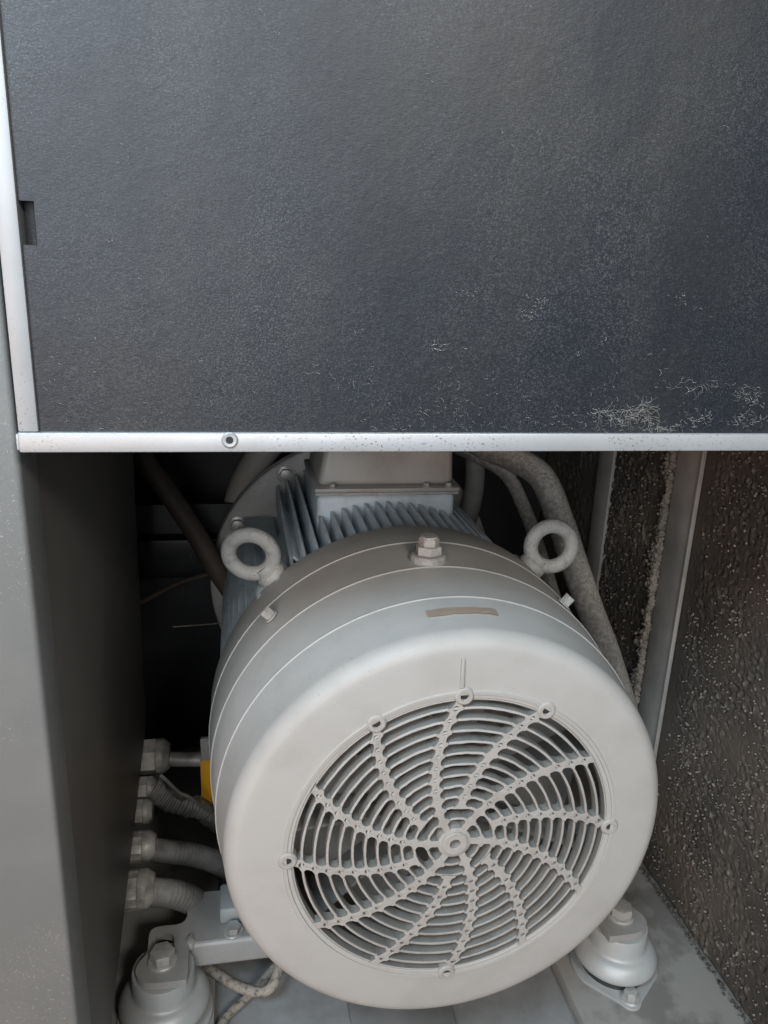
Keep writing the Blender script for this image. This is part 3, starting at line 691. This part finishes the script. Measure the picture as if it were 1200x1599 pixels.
tag(tubeo('brown_hose', hp([(180, 640, 1.16), (222, 712, 1.15), (262, 768, 1.14), (305, 832, 1.13), (336, 885, 1.12), (380, 950, 1.12)]), .0155, 'brownh', n=18), 'dull brown hose slanting through the dark towards the motor', 'hose')
tag(tubeo('thin_cable', hp([(190, 955, 1.17), (232, 935, 1.15), (275, 913, 1.14), (310, 901, 1.13), (345, 893, 1.12)]), .0042, 'brownh', n=10), 'thin brown cable crossing the black back panel', 'cable')
tag(tubeo('thin_wire', hp([(270, 979, 1.2), (310, 976, 1.18), (345, 973, 1.16)]), .0012, 'cable', n=8), 'very thin wire below the brown cable on black panel', 'wire')

def corr(base, pitch, amp): return lambda s: base+amp*math.sin(2*math.pi*s/pitch)
def dense(pts, k): return spline(pts, k)
def corrhose(name, pts, base, label):
    bm = bmesh.new(); tube(bm, spline(pts, 60), corr(base, .0046, .00018), 22); o = fin(name, bm, 'rubber', None, 80); return tag(o, label, 'hose', 'corrugated hoses by the side panel')
def gland(px, py, Y, rad, ln, label, hexed=True, pxend=None):
    c = onY(px, py, Y); e = empty('cable_gland', tuple(c)); tag(e, label, 'gland', 'cable glands at the side panel')
    X = frame(c-Vector((.06, 0, 0)), (1, 0, .0), (0, 1, 0))
    latheo('barrel', [(0, 0), (rad*.86, 0), (rad*.86, .06), (rad*.82, .061), (0, .061)], X, 'gland', e, 32)
    bm = bmesh.new()
    if hexed: prism(bm, hexpts(rad*1.02, 12), .0612, .0612+ln*.55, X, bev=.0015)
    else:
        pts = [((rad*(1.0 if i % 2 else .94))*math.cos(2*math.pi*i/24), (rad*(1.0 if i % 2 else .94))*math.sin(2*math.pi*i/24)) for i in range(24)]
        prism(bm, pts, .0612, .0612+ln*.55, X, bev=.001)
    fin('nut', bm, 'gland', e, 25)
    latheo('collar', [(0, .0613+ln*.55), (rad*.98, .0613+ln*.55), (rad*1.0, .063+ln*.55), (rad*1.0, .0605+ln*.8), (rad*.72, .0612+ln), (0, .0612+ln)], X, 'gland', e, 32)
    return e
gland(219, 1183, .985, .0245, .040, 'big pale metal gland with a steel pipe leading to the yellow tag')
a = onY(258, 1185, .985); b = onY(345, 1186, .985)
tag(tubeo('steel_pipe', [a, (a+b)/2, b], .0105, 'gland', n=20), 'short pale steel pipe between the big gland and the motor', 'pipe')
gland(213, 1231, .94, .0150, .026, 'smaller hexagonal gland just below the big pale one')
gland(206, 1269, .91, .0165, .026, 'small gland directly above the upper corrugated hose')
gland(197, 1324, .85, .0190, .036, 'grooved hose fitting at the end of the upper corrugated hose', False)
gland(184, 1392, .79, .0230, .042, 'grooved hose fitting at the end of the lower corrugated hose', False)
corrhose('corrugated_hose', hp([(240, 1327, .85), (275, 1331, .85), (310, 1337, .86), (345, 1350, .88), (385, 1375, .92)]), .0145, 'upper dark corrugated hose running behind the motor cowl')
corrhose('corrugated_hose', hp([(236, 1393, .79), (265, 1395, .79), (295, 1404, .80), (325, 1425, .83), (360, 1460, .88)]), .0165, 'lower dark corrugated hose ending behind the motor foot')
# crinkled sleeve between the small gland and the motor
bm = bmesh.new(); path = spline(hp([(236, 1228, .94), (262, 1246, .94), (290, 1258, .94), (312, 1262, .945), (340, 1280, .96), (370, 1305, 1.0)]), 24)
tube(bm, path, lambda s: .0175-.07*s*(s < .06)-.0042*(s >= .06)+.0007*math.sin(s*1500)+.0006*math.sin(s*733), 20)
for v in bm.verts: v.co += Vector((.4, .4, 1))*.006*noise.noise(v.co*75)
tag(fin('crinkled_sleeve', bm, 'rubber', None, 40), 'crinkled dark sleeve tapering from the small glands to the motor', 'sleeve')
tag(tubeo('thin_wire', hp([(250, 1210, .90), (262, 1220, .90), (280, 1237, .90), (298, 1246, .90), (335, 1272, .93)]), .0026, 'rubber', n=8), 'thin dark wire lying over the crinkled sleeve', 'wire')
# yellow tag
a = onY(313, 1187, .955); b = onY(332, 1254, .955)
yt = boxo('yellow_tag', (a.x, .953, b.z), (b.x+.02, .957, a.z), 'yellow', None, bev=.0008); tag(yt, 'bright yellow plastic tag at the left side of the motor cowl', 'tag')
a2 = onY(313, 1150, .958)
boxo('holder', (a.x+.001, .951, a.z+.0003), (b.x+.02, .959, a2.z), 'dusty', yt, bev=.002)
# cables on the floor by the foot
zf = lambda pts: [onZ(x, y, z) for x, y, z in pts]
tag(tubeo('dusty_cable', zf([(306, 1500, .032), (340, 1521, .030), (372, 1540, .03), (405, 1549, .03), (424, 1541, .035), (434, 1518, .042), (440, 1492, .05), (446, 1460, .055)]), .0062, 'cable', n=12), 'dusty cable looping in front of the motor foot', 'cable')
tag(tubeo('dusty_cable', zf([(335, 1625, .008), (352, 1590, .008), (372, 1570, .009), (395, 1548, .012), (418, 1523, .02), (436, 1500, .03), (450, 1480, .03)]), .0052, 'cable', n=12), 'dusty cable running from under the loop to the floor edge', 'cable')
